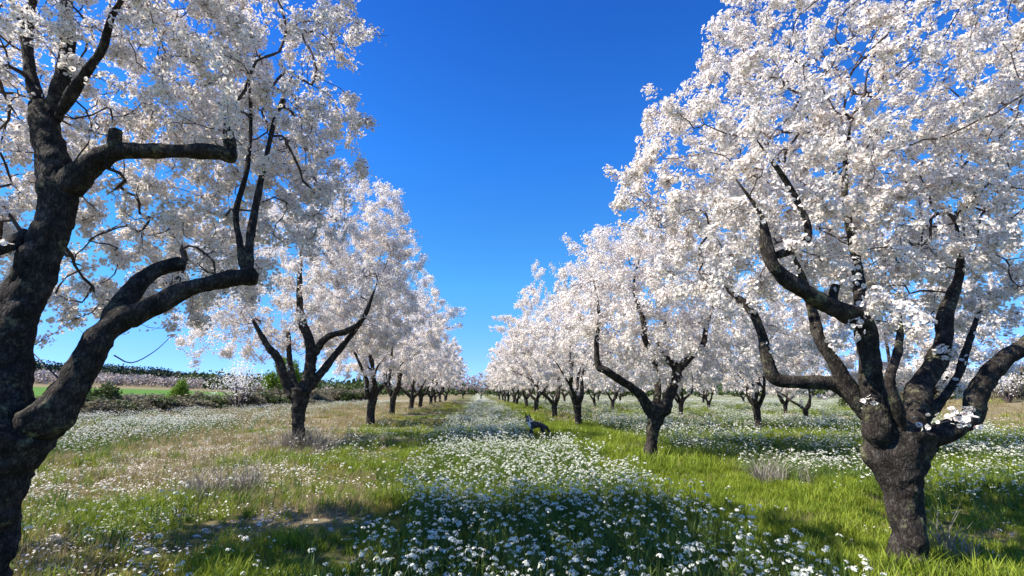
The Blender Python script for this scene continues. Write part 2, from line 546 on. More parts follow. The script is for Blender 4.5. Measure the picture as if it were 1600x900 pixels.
def crown_tips(blobs, n, gap=.46, seed=0, shell=.55, gs=1.4):
    vol = np.array([b[3] * b[4] * b[5] for b in blobs]); vol = vol / vol.sum()
    out = []
    tot = 0
    while tot < n:
        k = rng.choice(len(blobs), n, p=vol)
        B = np.array(blobs)[k]
        d = rng.normal(size=(n, 3)); d /= np.linalg.norm(d, axis=1)[:, None]
        r = rng.random(n) ** (1 / 3)
        r = np.where(rng.random(n) < shell, 1 - .25 * rng.random(n) ** 1.5, r)
        r = np.where(rng.random(n) < .09, rng.uniform(1.0, 1.22, n), r)
        lump = .86 + .32 * fbm(d + k[:, None] * 3.1, 2.2, seed + 40, 3)
        q = B[:, :3] + d * r[:, None] * B[:, 3:6] * lump[:, None]
        keep = fbm(q, gs, seed + 60, 2) > gap - .12
        q = q[keep & (q[:, 2] > 1.7)]
        out.append(q); tot += len(q)
    return np.concatenate(out)[:n]


def almond(name, trunk, limbs, blobs, n_tips, n_flow, kind, mats=None, rad=.021, seed=0, bark_step=.05, sides=22, lod_cam=None, rough=.42, step=.12, stub=(), gap=.46, bare=(), sprout=20):
    """returns list of (part name, mesh) in tree coordinates; trunk/limbs rows are x y z r"""
    mats = mats or [M['petal'], M['calyx']]
    parts = []
    def wood(rows, nm, base_flare=False, k=0):
        S = spline(rows, bark_step)
        r = S[:, 3].copy()
        if base_flare:
            z = S[:, 2] - S[0, 2]; r *= 1 + .25 * np.exp(-np.maximum(z, 0) / .12)
        else:
            r *= 1 - .55 * np.exp(-(np.arange(len(r)) * bark_step / .11) ** 2)
        if nm == 'limb' and S[-1, 3] < .045 and len(S) > 12:
            m_ = max(6, len(S) // 4); r[-m_:] *= np.linspace(1, .30, m_)
        a = Acc(); tube(a, S[:, :3], r, sides, 0, rough, seed * 7 + k, lobes=.20 if base_flare else 0)
        return (nm, a.mesh(nm, [M['bark']], True)), S
    nodes, par, spr = [], [], []
    p, S = wood(trunk, 'trunk', True); parts.append(p)
    for i, q in enumerate(S[::3]):
        nodes.append(q[:3]); par.append(i - 1)
    for k, L in enumerate(limbs):
        p, S = wood(L, 'limb', False, k + 1); parts.append(p)
        st = S[::3, :3]
        if sprout:
            tk = S[(S[:, 3] < .05) & (np.arange(len(S)) > .35 * len(S))]
            if len(tk):
                m_ = int(sprout * len(tk) * bark_step)
                spr.append(tk[rng.integers(0, len(tk), m_), :3] + rng.normal(0, .24, (m_, 3)) + [0, 0, .12])
        A = np.array(nodes); j = int(np.argmin(((A - st[0]) ** 2).sum(1)))
        for q in st:
            nodes.append(q); par.append(j); j = len(nodes) - 1
    for k, L in enumerate(stub):
        p, S = wood(L, 'limb', False, k + 30); parts.append(p)
    N0 = len(nodes)
    tips = crown_tips(blobs, n_tips, gap, seed)
    if spr: tips = np.concatenate([tips] + spr)
    X, pr, cnt, chains, dirs = grow(nodes, par, tips, step)
    r = .0026 * cnt ** .44
    r = np.minimum(r, .040)
    a = Acc()
    for ch in chains:
        c = np.array(ch)
        rr = r[c].copy(); rr[0] = rr[1] * 1.1; rr[-1] *= .7
        sd_ = 5 if rr[0] > .012 else (4 if kind == 0 else 3)
        if step > .2: sd_ = 3
        tube(a, X[c], rr, sd_, 0, 0, 0, cap=False)
    for L in bare:
        S = spline(L, .05); tube(a, S[:, :3], S[:, 3], 5)
    parts.append(('twigs', a.mesh('twigs', [M['twig']], True)))
    # blossoms sit on the young wood
    ok = np.where((np.arange(len(X)) >= N0) & (cnt <= 7))[0]
    wgt = np.where(cnt[ok] <= 2, 1.0, .55) * (sm(.26, .48, fbm(X[ok], 2.0, seed + 5, 2)) + .12) * (sm(.36, .58, noise(X[ok], 5.5, seed + 8)) + .10)
    pick = rng.choice(ok, n_flow, p=wgt / wgt.sum())
    t = rng.random(n_flow)[:, None]
    A = X[pr[pick]]; B = X[pick]
    base = A * (1 - t) + B * t
    d = rng.normal(size=(n_flow, 3)); ax = dirs[pick]
    d -= ax * (d * ax).sum(1)[:, None] * .6
    d += np.array([0, 0, .25])
    d /= np.linalg.norm(d, axis=1)[:, None]
    C = base + d * rng.uniform(.012, .10, n_flow)[:, None] * (1 if kind < 2 else 1.8)
    S_ = rad * rng.uniform(.75, 1.2, n_flow)
    kinds = np.full(n_flow, kind)
    if lod_cam is not None:
        kinds[np.linalg.norm(C - lod_cam, axis=1) < 4.3] = 0
    parts.append(('crown', blossoms('crown', C, d + rng.normal(0, .35, d.shape), S_, kinds, mats)))
    return parts


def place(parts, name, loc, label, group, rot=0, scale=1.0):
    e = bpy.data.objects.new(name, None); COL.objects.link(e)
    e.empty_display_size = .3
    e.location = loc; e.rotation_euler = (0, 0, rot); e.scale = (scale,) * 3
    tag(e, label, 'almond tree', group)
    for nm, me in parts:
        o = link(nm, me, e)
        if nm in ('twigs', 'crown'): o['kind'] = 'stuff'
    return e


def trace(rows, base):
    """photo-traced limb: px, py, depth, width in px -> x y z r in tree coordinates"""
    out = []
    for px, py, Y, wd in rows:
        q = P(px, py, Y)
        dist = abs(Y) * (1 + .0)
        out.append((*(q - base), wd * .41 * dist / F))
    return out


GR = 'blossoming almond trees'
# --- the big dark tree at the left edge
b = np.array([*G(-42, 985)[:2], 0.0]); b[2] = float(H(b[0], b[1])) - .04
L1b = b
y0 = b[1]
def T(rows): return trace([(p, q, y0 + dy, w_) for p, q, dy, w_ in rows], L1b)
trunk = T([(-80, 990, 0, 130), (-66, 900, 0, 120), (-40, 800, 0, 112), (-16, 730, 0, 114), (18, 670, 0, 125)])
limbs = [
    T([(8, 700, 0, 104), (0, 600, .05, 76), (24, 500, .1, 63), (56, 420, .15, 60), (82, 350, .2, 56), (93, 290, .25, 54), (76, 222, .3, 50), (66, 165, .35, 40)]),
    T([(72, 195, .32, 26), (50, 125, .4, 20), (42, 60, .5, 17), (50, 0, .6, 15), (40, -90, .8, 12), (10, -200, .9, 8)]),
    T([(74, 205, .3, 34), (96, 130, .4, 27), (106, 60, .4, 22), (105, 0, .5, 19), (118, -90, .6, 14), (150, -200, .7, 9)]),
    T([(88, 185, .3, 24), (130, 120, .2, 16), (160, 75, .15, 14), (178, 20, .05, 11), (230, -60, -.1, 8)]),
    T([(88, 310, .25, 62), (138, 262, .2, 44), (180, 238, .15, 34), (260, 236, .1, 26), (335, 238, .05, 29), (364, 244, .05, 30)]),
    T([(362, 248, .05, 26), (358, 215, .05, 20), (352, 182, .05, 19)]),
    T([(166, 262, .17, 30), (178, 232, .12, 24), (181, 203, .1, 19)]),
    T([(30, 690, 0, 94), (92, 632, .05, 62), (136, 565, .1, 48), (168, 515, .15, 43), (230, 482, .2, 34), (300, 450, .3, 30), (350, 438, .35, 30), (398, 430, .4, 30)]),
    T([(165, 520, .15, 46), (205, 458, .3, 34), (240, 425, .4, 27), (285, 411, .5, 25)]),
    T([(384, 432, .4, 22), (375, 380, .4, 12), (369, 330, .45, 10), (386, 265, .5, 9), (392, 190, .6, 7), (388, 110, .7, 7)]),
    T([(390, 430, .4, 24), (390, 380, .42, 16), (402, 310, .5, 12), (416, 245, .6, 9), (432, 180, .7, 9), (460, 110, .9, 6)]),
    T([(40, 362, .15, 30), (12, 385, 0, 25), (-40, 392, -.2, 22), (-120, 360, -.4, 18)]),
]
bare = [T([(178, 555, .15, 2.6), (205, 567, .2, 2.2), (240, 550, .3, 1.6), (268, 525, .4, 1)]),
        T([(92, 640, .05, 3), (150, 590, .3, 2), (180, 520, .4, 1)]), T([(90, 590, .1, 3), (60, 560, .3, 2), (40, 540, .4, 1)])]
def cr(px, py, Y, rx, ry, rz):
    q = P(px, py, Y) - L1b; return (q[0], q[1], q[2], rx, ry, rz)
blobs = [cr(405, 110, 5.2, .95, 1.6, 1.3), cr(330, 20, 4.6, 1.6, 1.9, 1.5), cr(120, 60, 5.0, 2.0, 1.9, 1.7), cr(120, 330, 5.6, 1.9, 1.2, 1.3), cr(330, 320, 5.6, 1.4, 1.2, 1.2), cr(200, 410, 5.6, 1.5, 1.1, .8), cr(345, 125, 3.9, .6, .6, .45), cr(420, 250, 5.4, .9, .9, .8), cr(500, 215, 5.6, .6, .9, .8), cr(-20, 200, 5.5, 1.4, .8, 1.2), cr(-40, 420, 5.5, 1.2, 1.2, 1.0), cr(230, 470, 5.4, .7, .6, .35), cr(480, 330, 5.8, .6, .8, .6)]
parts = almond('L1', trunk, limbs, blobs, 3600, 92000, 1, seed=1, rad=.0225, lod_cam=np.array([0, 0, CAMH]) - L1b, sides=30, bark_step=.035, bare=bare, sprout=6)
place(parts, 'almond_tree', L1b, 'nearest almond tree with black trunk at the left edge, thick kinked limbs', GR)

# --- the big tree on the right
b = np.array([*G(1427, 898)[:2], 0.0]); b[2] = float(H(b[0], b[1])) - .04
R1b = b; y1 = b[1]
def T(rows): return trace([(p, q, y1 + dy, w_) for p, q, dy, w_ in rows], R1b)
trunk = T([(1428, 906, 0, 60), (1420, 830, 0, 55), (1411, 770, 0, 60), (1402, 722, 0, 92), (1404, 672, 0, 108)])
limbs = [
    T([(1380, 700, -.03, 68), (1366, 625, -.08, 45), (1356, 555, -.12, 37), (1348, 505, -.18, 38), (1296, 478, -.24, 35), (1250, 450, -.28, 30), (1210, 418, -.32, 27), (1197, 380, -.32, 23), (1188, 335, -.3, 16), (1150, 280, -.3, 10)]),
    T([(1303, 482, -.24, 24), (1302, 462, -.24, 18), (1306, 446, -.24, 16)]),
    T([(1375, 672, .05, 44), (1336, 622, .1, 34), (1300, 599, .15, 28), (1250, 596, .2, 24), (1212, 592, .28, 24), (1199, 560, .3, 21), (1188, 515, .35, 17), (1168, 478, .4, 15), (1146, 460, .5, 12), (1105, 425, .6, 8)]),
    T([(1352, 650, 0, 36), (1310, 578, .05, 26), (1281, 530, .1, 22), (1270, 488, .2, 19), (1256, 440, .3, 15), (1232, 380, .4, 10)]),
    T([(1425, 690, .1, 54), (1432, 640, .2, 46), (1440, 602, .3, 38), (1462, 570, .35, 34), (1474, 530, .4, 29), (1478, 488, .5, 24), (1500, 420, .6, 15), (1492, 330, .7, 10)]),
    T([(1435, 690, -.08, 56), (1486, 671, -.2, 36), (1519, 652, -.25, 33), (1525, 620, -.25, 34), (1543, 588, -.3, 32), (1570, 562, -.35, 30), (1604, 538, -.4, 29), (1640, 495, -.5, 25), (1655, 420, -.5, 18), (1640, 310, -.5, 12)]),
    T([(1412, 670, -.2, 26), (1399, 625, -.28, 19), (1390, 592, -.3, 17), (1404, 545, -.3, 14), (1408, 480, -.3, 9)]),
    T([(1450, 655, .3, 20), (1494, 592, .4, 14), (1507, 556, .45, 12), (1535, 470, .6, 8)]),
    T([(1200, 405, -.32, 20), (1262, 372, -.3, 14), (1238, 300, -.3, 12), (1180, 215, -.4, 8)]),
    T([(1345, 520, -.15, 26), (1340, 420, .1, 18), (1320, 300, .3, 12), (1330, 180, .4, 9)]),
]
b0 = R1b
def cr(px, py, Y, rx, ry, rz):
    q = P(px, py, Y) - b0; return (q[0], q[1], q[2], rx, ry, rz)
blobs = [cr(1150, 260, 5.6, 1.35, 1.9, 1.5), cr(1330, 130, 5.4, 1.9, 2.2, 1.9), cr(1290, 330, 5.8, 2.0, 1.7, 1.3), cr(1480, 360, 5.8, 1.5, 1.6, 1.2), cr(1260, 30, 5.3, 1.2, 1.5, 1.0), cr(1600, 60, 4.6, .95, 1.2, 1.1), cr(1110, 380, 5.8, .9, 1.0, .9), cr(1230, 470, 6.0, 1.2, .9, .75), cr(1400, 450, 5.9, 1.2, .9, .7), cr(1540, 440, 5.9, 1.0, .9, .7), cr(1170, 440, 5.4, .7, .6, .5), cr(1005, 310, 5.7, .55, .9, .7), cr(1060, 230, 5.6, .7, .9, .9), cr(1230, 340, 4.8, 1.0, .7, .7), cr(1400, 330, 4.8, 1.2, .8, .8), cr(1500, 420, 5.3, .9, .7, .6), cr(1330, 410, 5.3, .7, .6, .4), cr(1400, 250, 6, 2, 1.6, 1.6)]
parts = almond('R1', trunk, limbs, blobs, 3400, 88000, 1, seed=2, rad=.0245, lod_cam=np.array([0, 0, CAMH]) - R1b, sides=30, bark_step=.035)
place(parts, 'almond_tree', R1b, 'large near almond tree on the right, thick trunk dividing into many kinked limbs', GR)

# --- second tree of the right row
b = np.array([*G(1015, 721)[:2], 0.0]); b[2] = float(H(b[0], b[1])) - .04
R2b = b; y2 = b[1]
def T(rows): return trace([(p, q, y2 + dy, w_ * .8) for p, q, dy, w_ in rows], R2b)
trunk = T([(1015, 722, 0, 28), (1019, 680, 0, 26), (1024, 655, 0, 34), (1028, 638, 0, 44)])
limbs = [T([(1020, 655, 0, 28), (1002, 618, -.1, 21), (975, 598, -.2, 18), (948, 580, -.4, 17), (934, 570, -.4, 15), (932, 535, -.4, 11), (936, 490, -.3, 9), (928, 440, 0, 6)]),
         T([(1034, 650, 0, 30), (1048, 612, .1, 24), (1058, 578, .2, 22), (1038, 558, .2, 17), (1010, 536, .2, 14), (1005, 500, .3, 12), (990, 450, .4, 8), (1000, 400, .6, 6)]),
         T([(1056, 582, .2, 20), (1076, 560, .3, 16), (1098, 538, .4, 14), (1106, 500, .6, 10), (1130, 430, .8, 7)]),
         T([(1024, 645, .2, 20), (1028, 600, .8, 14), (1024, 560, 1.3, 12), (1040, 500, 1.7, 9)])]
b0 = R2b
blobs = [cr(1020, 490, 12.6, 2.5, 2.8, 2.2), cr(970, 440, 12.9, 1.7, 2.2, 1.7), cr(1100, 430, 12.8, 2.6, 2.6, 2.4), cr(950, 530, 12.2, 1.5, 1.8, 1.2), cr(1110, 550, 12.8, 2.0, 2.4, 1.1)]
parts = almond('R2', trunk, limbs, blobs, 1700, 62000, 2, seed=3, rad=.036, sides=18, step=.16)
place(parts, 'almond_tree', R2b, 'second almond tree of the right row, trunk forking into a wide Y', GR)

# --- second tree of the left row
b = np.array([*G(467, 703)[:2], 0.0]); b[2] = float(H(b[0], b[1])) - .04
L2b = b; y3 = b[1]
def T(rows): return trace([(p, q, y3 + dy, w_ * .8) for p, q, dy, w_ in rows], L2b)
trunk = T([(467, 704, 0, 29), (466, 660, 0, 27), (468, 630, 0, 33), (472, 608, 0, 44)])
limbs = [T([(462, 625, 0, 26), (445, 592, -.1, 20), (434, 560, -.2, 18), (418, 540, -.3, 13), (395, 500, -.4, 8)]),
         T([(474, 618, 0, 30), (485, 575, .1, 25), (484, 535, .1, 21), (471, 500, .1, 18), (468, 455, .1, 13), (470, 400, .2, 9), (480, 350, .2, 6)]),
         T([(478, 612, .1, 24), (502, 582, .1, 18), (522, 557, .2, 15), (560, 510, .3, 9)]),
         T([(486, 560, .1, 20), (510, 528, 0, 14), (545, 516, -.1, 14), (568, 496, -.2, 11), (590, 440, -.3, 7)]),
         T([(470, 625, .3, 18), (455, 580, 1.0, 13), (450, 520, 1.5, 10)])]
b0 = L2b
blobs = [cr(480, 440, 16.2, 3.5, 3.0, 2.6), cr(550, 360, 16, 2.1, 2.4, 1.9), cr(600, 480, 16.4, 1.3, 1.6, 1.5), cr(590, 430, 16, 1.5, 1.8, 1.7), cr(350, 520, 16, 1.4, 1.6, 1.1), cr(560, 510, 16.2, 1.6, 1.6, .9)]
parts = almond('L2', trunk, limbs, blobs, 1900, 68000, 2, seed=4, rad=.040, sides=18, step=.16)
place(parts, 'almond_tree', L2b, 'second almond tree of the left row, grey dead grass round its trunk', GR)


# --- further trees: a few individuals shared by the back of the orchard
def generic(seed, n_tips, n_flow, rad, mats=None, hgt=1.0, rowstep=.25):
    rg = np.random.default_rng(seed * 13 + 5)
    fork = rg.uniform(.85, 1.25)
    lean = rg.normal(0, .09, 2)
    trunk = [(0, 0, -.05, .19), (lean[0] * .4, lean[1] * .4, fork * .45, .165), (lean[0], lean[1], fork, .20)]
    limbs = []
    n = rg.integers(3, 5)
    a0 = rg.uniform(0, 6.28)
    for k in range(n):
        a = a0 + k * 2 * math.pi / n + rg.normal(0, .25)
        p = np.array([lean[0], lean[1], fork - .12]); r = .125
        rows = [(*p, r)]
        el = R(rg.uniform(35, 60))
        for s in range(6):
            L = rg.uniform(.45, .75)
            p = p + L * np.array([math.cos(a) * math.cos(el), math.sin(a) * math.cos(el), math.sin(el)])
            r *= .80
            rows.append((*p, r))
            el = R(np.clip(math.degrees(el) + rg.normal(8, 20), 12, 86)); a += rg.normal(0, .45)
        limbs.append(rows)
        if rg.random() < .8:
            q = np.array(rows[2]); qa = a + rg.choice([-1, 1]) * 1.0
            r2 = [(*q[:3], q[3] * .8)]
            p = q[:3].copy()
            for s in range(3):
                p = p + .6 * np.array([math.cos(qa) * .6, math.sin(qa) * .6, .75]); r2.append((*p, q[3] * .7 * .75 ** (s + 1))); qa += rg.normal(0, .3)
            limbs.append(r2)
    blobs = [(0, 0, 4.9, 3.5, 3.5, 3.0)]
    for k in range(5):
        a = rg.uniform(0, 6.28)
        blobs.append((2.0 * math.cos(a), 2.0 * math.sin(a), rg.uniform(3.2, 5.6), 1.5, 1.5, rg.uniform(1.1, 1.8)))
    blobs.append((rg.normal(0, .6), rg.normal(0, .6), 6.6, 1.5, 1.5, 1.3))
    return almond('v', trunk, limbs, blobs, n_tips, n_flow, 2, seed=seed + 10, rad=rad, sides=10, step=rowstep, bark_step=.12, mats=mats, rough=.35, gap=.44, sprout=8)


mid = [generic(k, 700, 39000, .045) for k in range(3)]
back = [generic(k + 3, 260, 15000, .076, rowstep=.3) for k in range(3)]
pinkv = [generic(k + 6, 200, 14000, .07, mats=[M['petal_pink'], M['calyx']], rowstep=.35) for k in range(1)]

ORD = ['first', 'second', 'third', 'fourth', 'fifth', 'sixth', 'seventh', 'eighth', 'ninth', 'tenth', 'eleventh', 'twelfth', 'thirteenth', 'fourteenth', 'fifteenth', 'sixteenth', 'seventeenth', 'eighteenth', 'nineteenth', 'twentieth', 'twenty-first', 'twenty-second', 'twenty-third', 'twenty-fourth']


def row(spots, rowname, start, seed):
    rg = random.Random(seed)
    for k, (x, y, s) in enumerate(spots):
        v = mid if math.hypot(x, y) < 44 else back
        z = float(H(x, y)) - .03
        lab = f'{ORD[start + k]} almond tree from the camera along the {rowname}'
        place(rg.choice(v), 'almond_tree', (x, y, z), lab, GR, rg.uniform(0, 6.28), s)


rg = random.Random(4)
row([(-5.45, 25.2, 1.13), (-5.9, 34.4, 1.12), (-5.7, 42.6, 1.15), (-5.9, 51, 1.1), (-5.6, 59.8, 1.13), (-5.9, 68.5, 1.1), (-5.8, 77, 1.12), (-5.6, 86, 1.08), (-6.0, 95, 1.1)], 'left row', 2, 1)
row([(4.53, 21.2, .93), (4.8, 29.4, .95), (4.7, 38, .93), (4.9, 46.6, .95), (4.6, 55, .92), (4.9, 63.6, .96), (4.7, 72, .93), (4.8, 81, .95), (4.9, 90, .93), (4.7, 99, .96)], 'row right of the lane', 2, 2)
place(mid[1], 'almond_tree', (P(1432, 690, 12.4)[0], 12.4, float(H(12.2, 12.4)) - .03), 'almond tree of the second right row, mostly hidden behind the large near right tree', GR, 2.2, .84)
place(mid[2], 'almond_tree', (17.5, 24.5, float(H(17.5, 24.5)) - .03), 'almond tree glimpsed between the right limbs of the large near right tree', GR, .7, .66)
row([(12.4, 20.6, .86), (12.9, 29.8, .8), (12.1, 42.4, .88), (12.7, 51, .9), (12.4, 60, .88), (12.8, 69, .9), (12.5, 78, .88), (12.7, 88, .9)], 'second row on the right', 0, 3)
row([(21.0, 31.5, .72), (20.6, 41.5, .8), (21, 51, .82), (20.7, 60, .8), (21.2, 70, .85), (20.8, 81, .85)], 'third row on the right', 0, 4)
row([(29.2, 49, .78), (29.6, 61, .8), (29.2, 73, .8), (29.7, 86, .82)], 'fourth row on the right', 0, 5)
row([(38, 66, .8), (38.4, 78, .8), (38, 92, .82)], 'fifth row on the right', 0, 6)
for k, (x, y) in enumerate([(-3.2, 112), (1.0, 114), (5.2, 111), (-8.5, 113), (10.5, 116), (-14, 108), (16, 114), (24, 112), (32, 108)]):
    place(pinkv[0], 'almond_tree', (x, y, float(H(x, y)) - .03), f'distant pinkish almond tree closing the far end, {ORD[[2,3,4,1,5,0,6,7,8][k]]} counted from the left', 'pinkish trees at the far end', rg.uniform(0, 6.28), rg.uniform(.75, .95))
for k, (px, Y, s) in enumerate([(1420, 92, .7), (1500, 98, .62), (1560, 92, .55), (1595, 88, .5), (1330, 100, .8)]):
    q = P(px, 612, Y)
    place(pinkv[0], 'almond_tree', (q[0], Y, float(H(q[0], Y)) - .03), f'small pinkish almond tree beyond the white field at right, {ORD[[1,2,3,4,0][k]]} counted from the left', 'pinkish trees beyond the white field', rg.uniform(0, 6.28), s)


# ------------------------------------------------------------------ shrubs and far wood
def shrub_mesh(seed, n, leaf, mat, trunk=False, ragged=.35):
    """unit shrub: radius 1, height 1.6"""
    rg = np.random.default_rng(seed)
    stems = Acc()
    for k in range(14):
        a = rg.uniform(0, 6.28); e = rg.uniform(.5, 1.4); L = rg.uniform(.7, 1.25)
        d = np.array([math.cos(a) * math.cos(e), math.sin(a) * math.cos(e), math.sin(e)])
        rows = [(0, 0, -.05, .05 if trunk else .022), (*(d * L * .5 + [0, 0, .1]), .02), (*(d * L), .008)]
        S = spline(rows, .2); tube(stems, S[:, :3], S[:, 3], 4)
    nb = 16
    C = rg.normal(size=(nb, 3)); C /= np.linalg.norm(C, axis=1)[:, None]; C[:, 2] = abs(C[:, 2]) * 1.1 + .15
    C *= rg.uniform(.35, .8, nb)[:, None]
    if trunk: C[:, 2] += .6
    k = rg.integers(0, nb, n)
    d = rg.normal(size=(n, 3)); d /= np.linalg.norm(d, axis=1)[:, None]
    c = C[k] + d * (rg.random(n) ** .5)[:, None] * ragged * rg.uniform(.7, 1.3, n)[:, None]
    c[:, 2] = np.abs(c[:, 2])
    a = rg.normal(size=(n, 3)); a /= np.linalg.norm(a, axis=1)[:, None]
    b = np.cross(a, rg.normal(size=(n, 3))); b /= np.linalg.norm(b, axis=1)[:, None]
    s = leaf * rg.uniform(.6, 1.4, n)[:, None]
    V = np.stack([c - a * s, c + b * s * .5, c + a * s, c - b * s * .5], 1).reshape(-1, 3)
    Fq = np.arange(n * 4).reshape(-1, 4)
    return [('stems', stems.mesh('stems', [M['twig']])), ('foliage', mesh_np('foliage', V, [(Fq, 0)], [mat]))]


SH = {'brown': [shrub_mesh(k, 5200, .055, M['scrub']) for k in (1, 2)], 'green': [shrub_mesh(k, 5200, .055, M['scrub_green']) for k in (3, 4)],
      'bright': [shrub_mesh(5, 5200, .055, M['bright'])], 'tall': [shrub_mesh(6, 9000, .05, M['bright'], True)], 'bloom': [shrub_mesh(7, 1500, .030, M['petal'], True, .42)]}


def shrub(kind, px, Y, wd, hg, label, cat='shrub', name='shrub', group=None):
    q = P(px, 612, Y)
    z = float(H(q[0], Y))
    e = bpy.data.objects.new(name, None); COL.objects.link(e)
    e.location = (q[0], Y, z); e.rotation_euler = (0, 0, rg.uniform(0, 6.28))
    e.scale = (wd / 2, wd / 2, hg / 1.5)
    tag(e, label, cat, group)
    for nm, me in rg.choice(SH[kind]): 
        o = link(nm if nm != 'stems' or kind not in ('tall', 'bloom') else 'branches', me, e)
        o['kind'] = 'stuff'


hedge = [(px, G(px, 652 - (px - 130) * .058)[1], wd, (.8 if px < 350 else 1.05) * (.85 + .3 * ((px * 7) % 10) / 10)) for px in (62, 96, 128, 158, 186, 214, 240, 266, 294, 322, 350, 384, 420, 458, 500, 545) for wd in (3.6,)]
hedge += [(px, Y_, 4.6, hg_) for px, Y_, hg_ in ((112, 46, .75), (228, 56, .8), (306, 60, .95), (405, 66, 1.25), (440, 70, 1.3), (482, 76, 1.35), (528, 80, 1.4), (565, 84, 1.4))]
for k, (px, Y, wd, hg) in enumerate(hedge):
    kd = 'brown' if k % 3 else 'green'
    if k >= 16: kd = 'brown'
    shrub(kd, px, Y, wd * 1.4, hg * 2.2, ('grey brown' if kd == 'brown' else 'dull green') + f' scrub bush in the field hedge, {ORD[sorted(h_[0] for h_ in hedge).index(px)]} counted from the left', 'shrub', 'scrub_bush', 'scrub bushes in the field hedge')
shrub('green', 163, 46, 3.6, 3.2, 'dark round bush standing up left of the green field, beside the leaning black limb')
shrub('bright', 283, 52, 2.6, 3.4, 'small yellow green bush in front of the far field edge')
shrub('tall', 446, 66, 5.2, 5.2, 'bright green leafy tree behind the second tree of the left row', 'tree', 'leafy_tree')
shrub('bloom', 374, 46, 5.0, 4.2, 'sparse half bare almond bush in thin bloom behind the hedge', 'tree', 'blossoming_bush')
for k in range(20):
    px = 1345 + k * 14; Y = (36, 58, 44, 74, 50, 66, 40, 82)[k % 8] * (1.0 if px > 1480 else 1.25)
    shrub('brown' if k % 5 else 'green', px, Y, rg.uniform(3, 5.5), rg.uniform(1.5, 3.4), ('dull green' if k % 5 == 0 else 'brown') + f' scrub bush on the dry right bank, {ORD[k]} counted from the left', 'shrub', 'scrub_bush', 'scrub bushes on the right bank')
shrub('bloom', 1572, 33, 3.2, 2.6, 'pale sparse flowering bush nearest on the dry right bank', 'shrub', 'blossoming_bush')
shrub('bloom', 1530, 52, 3.4, 2.6, 'pale sparse flowering bush farther back on the dry right bank', 'shrub', 'blossoming_bush')


def wood_mass(name, az0, az1, r0, r1, n, rad, hg, mat, label, seed, nl=38, leaf=.72):
    rg_ = np.random.default_rng(seed)
    az = np.radians(rg_.uniform(az0, az1, n)); r = rg_.uniform(r0, r1, n)
    x, y = r * np.sin(az), r * np.cos(az); z = H(x, y)
    s = rg_.uniform(.55, 1.4, n) * (.8 + .5 * noise(np.stack([x, y], -1), .03, seed))
    d = rg_.normal(size=(n, nl, 3)); d /= np.linalg.norm(d, axis=2)[..., None]
    d *= (rg_.random((n, nl, 1)) ** .4)
    c = np.stack([x, y, z + hg * .55 * s], -1)[:, None] + d * np.array([rad, rad, hg * .5]) * s[:, None, None]
    c = c.reshape(-1, 3); m = len(c)
    a = rg_.normal(size=(m, 3)); a /= np.linalg.norm(a, axis=1)[:, None]
    b = np.cross(a, rg_.normal(size=(m, 3))); b /= np.linalg.norm(b, axis=1)[:, None]
    V = np.stack([c - a * leaf, c + b * leaf * .8, c + a * leaf, c - b * leaf * .8], 1).reshape(-1, 3)
    tag(link(name, mesh_np(name, V, [(np.arange(m * 4).reshape(-1, 4), 0)], [mat])), label, 'wood', kind='stuff')


wood_mass('pine_wood', -52, -8, 370, 520, 1800, 3.4, 5.6, M['pine'], 'dark pine wood along the far ridge behind the green field', 1)
wood_mass('pine_wood', 36, 60, 260, 420, 350, 3.0, 6.0, M['pine'], 'dark wood on the skyline at far right', 2)
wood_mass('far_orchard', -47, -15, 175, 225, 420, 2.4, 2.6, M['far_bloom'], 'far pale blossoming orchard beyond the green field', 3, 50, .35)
wood_mass('far_scrub', -30, 45, 150, 330, 500, 3.5, 5.0, M['scrub_green'], 'far scrubby wood glimpsed between the orchard trunks', 4, 60, .6)


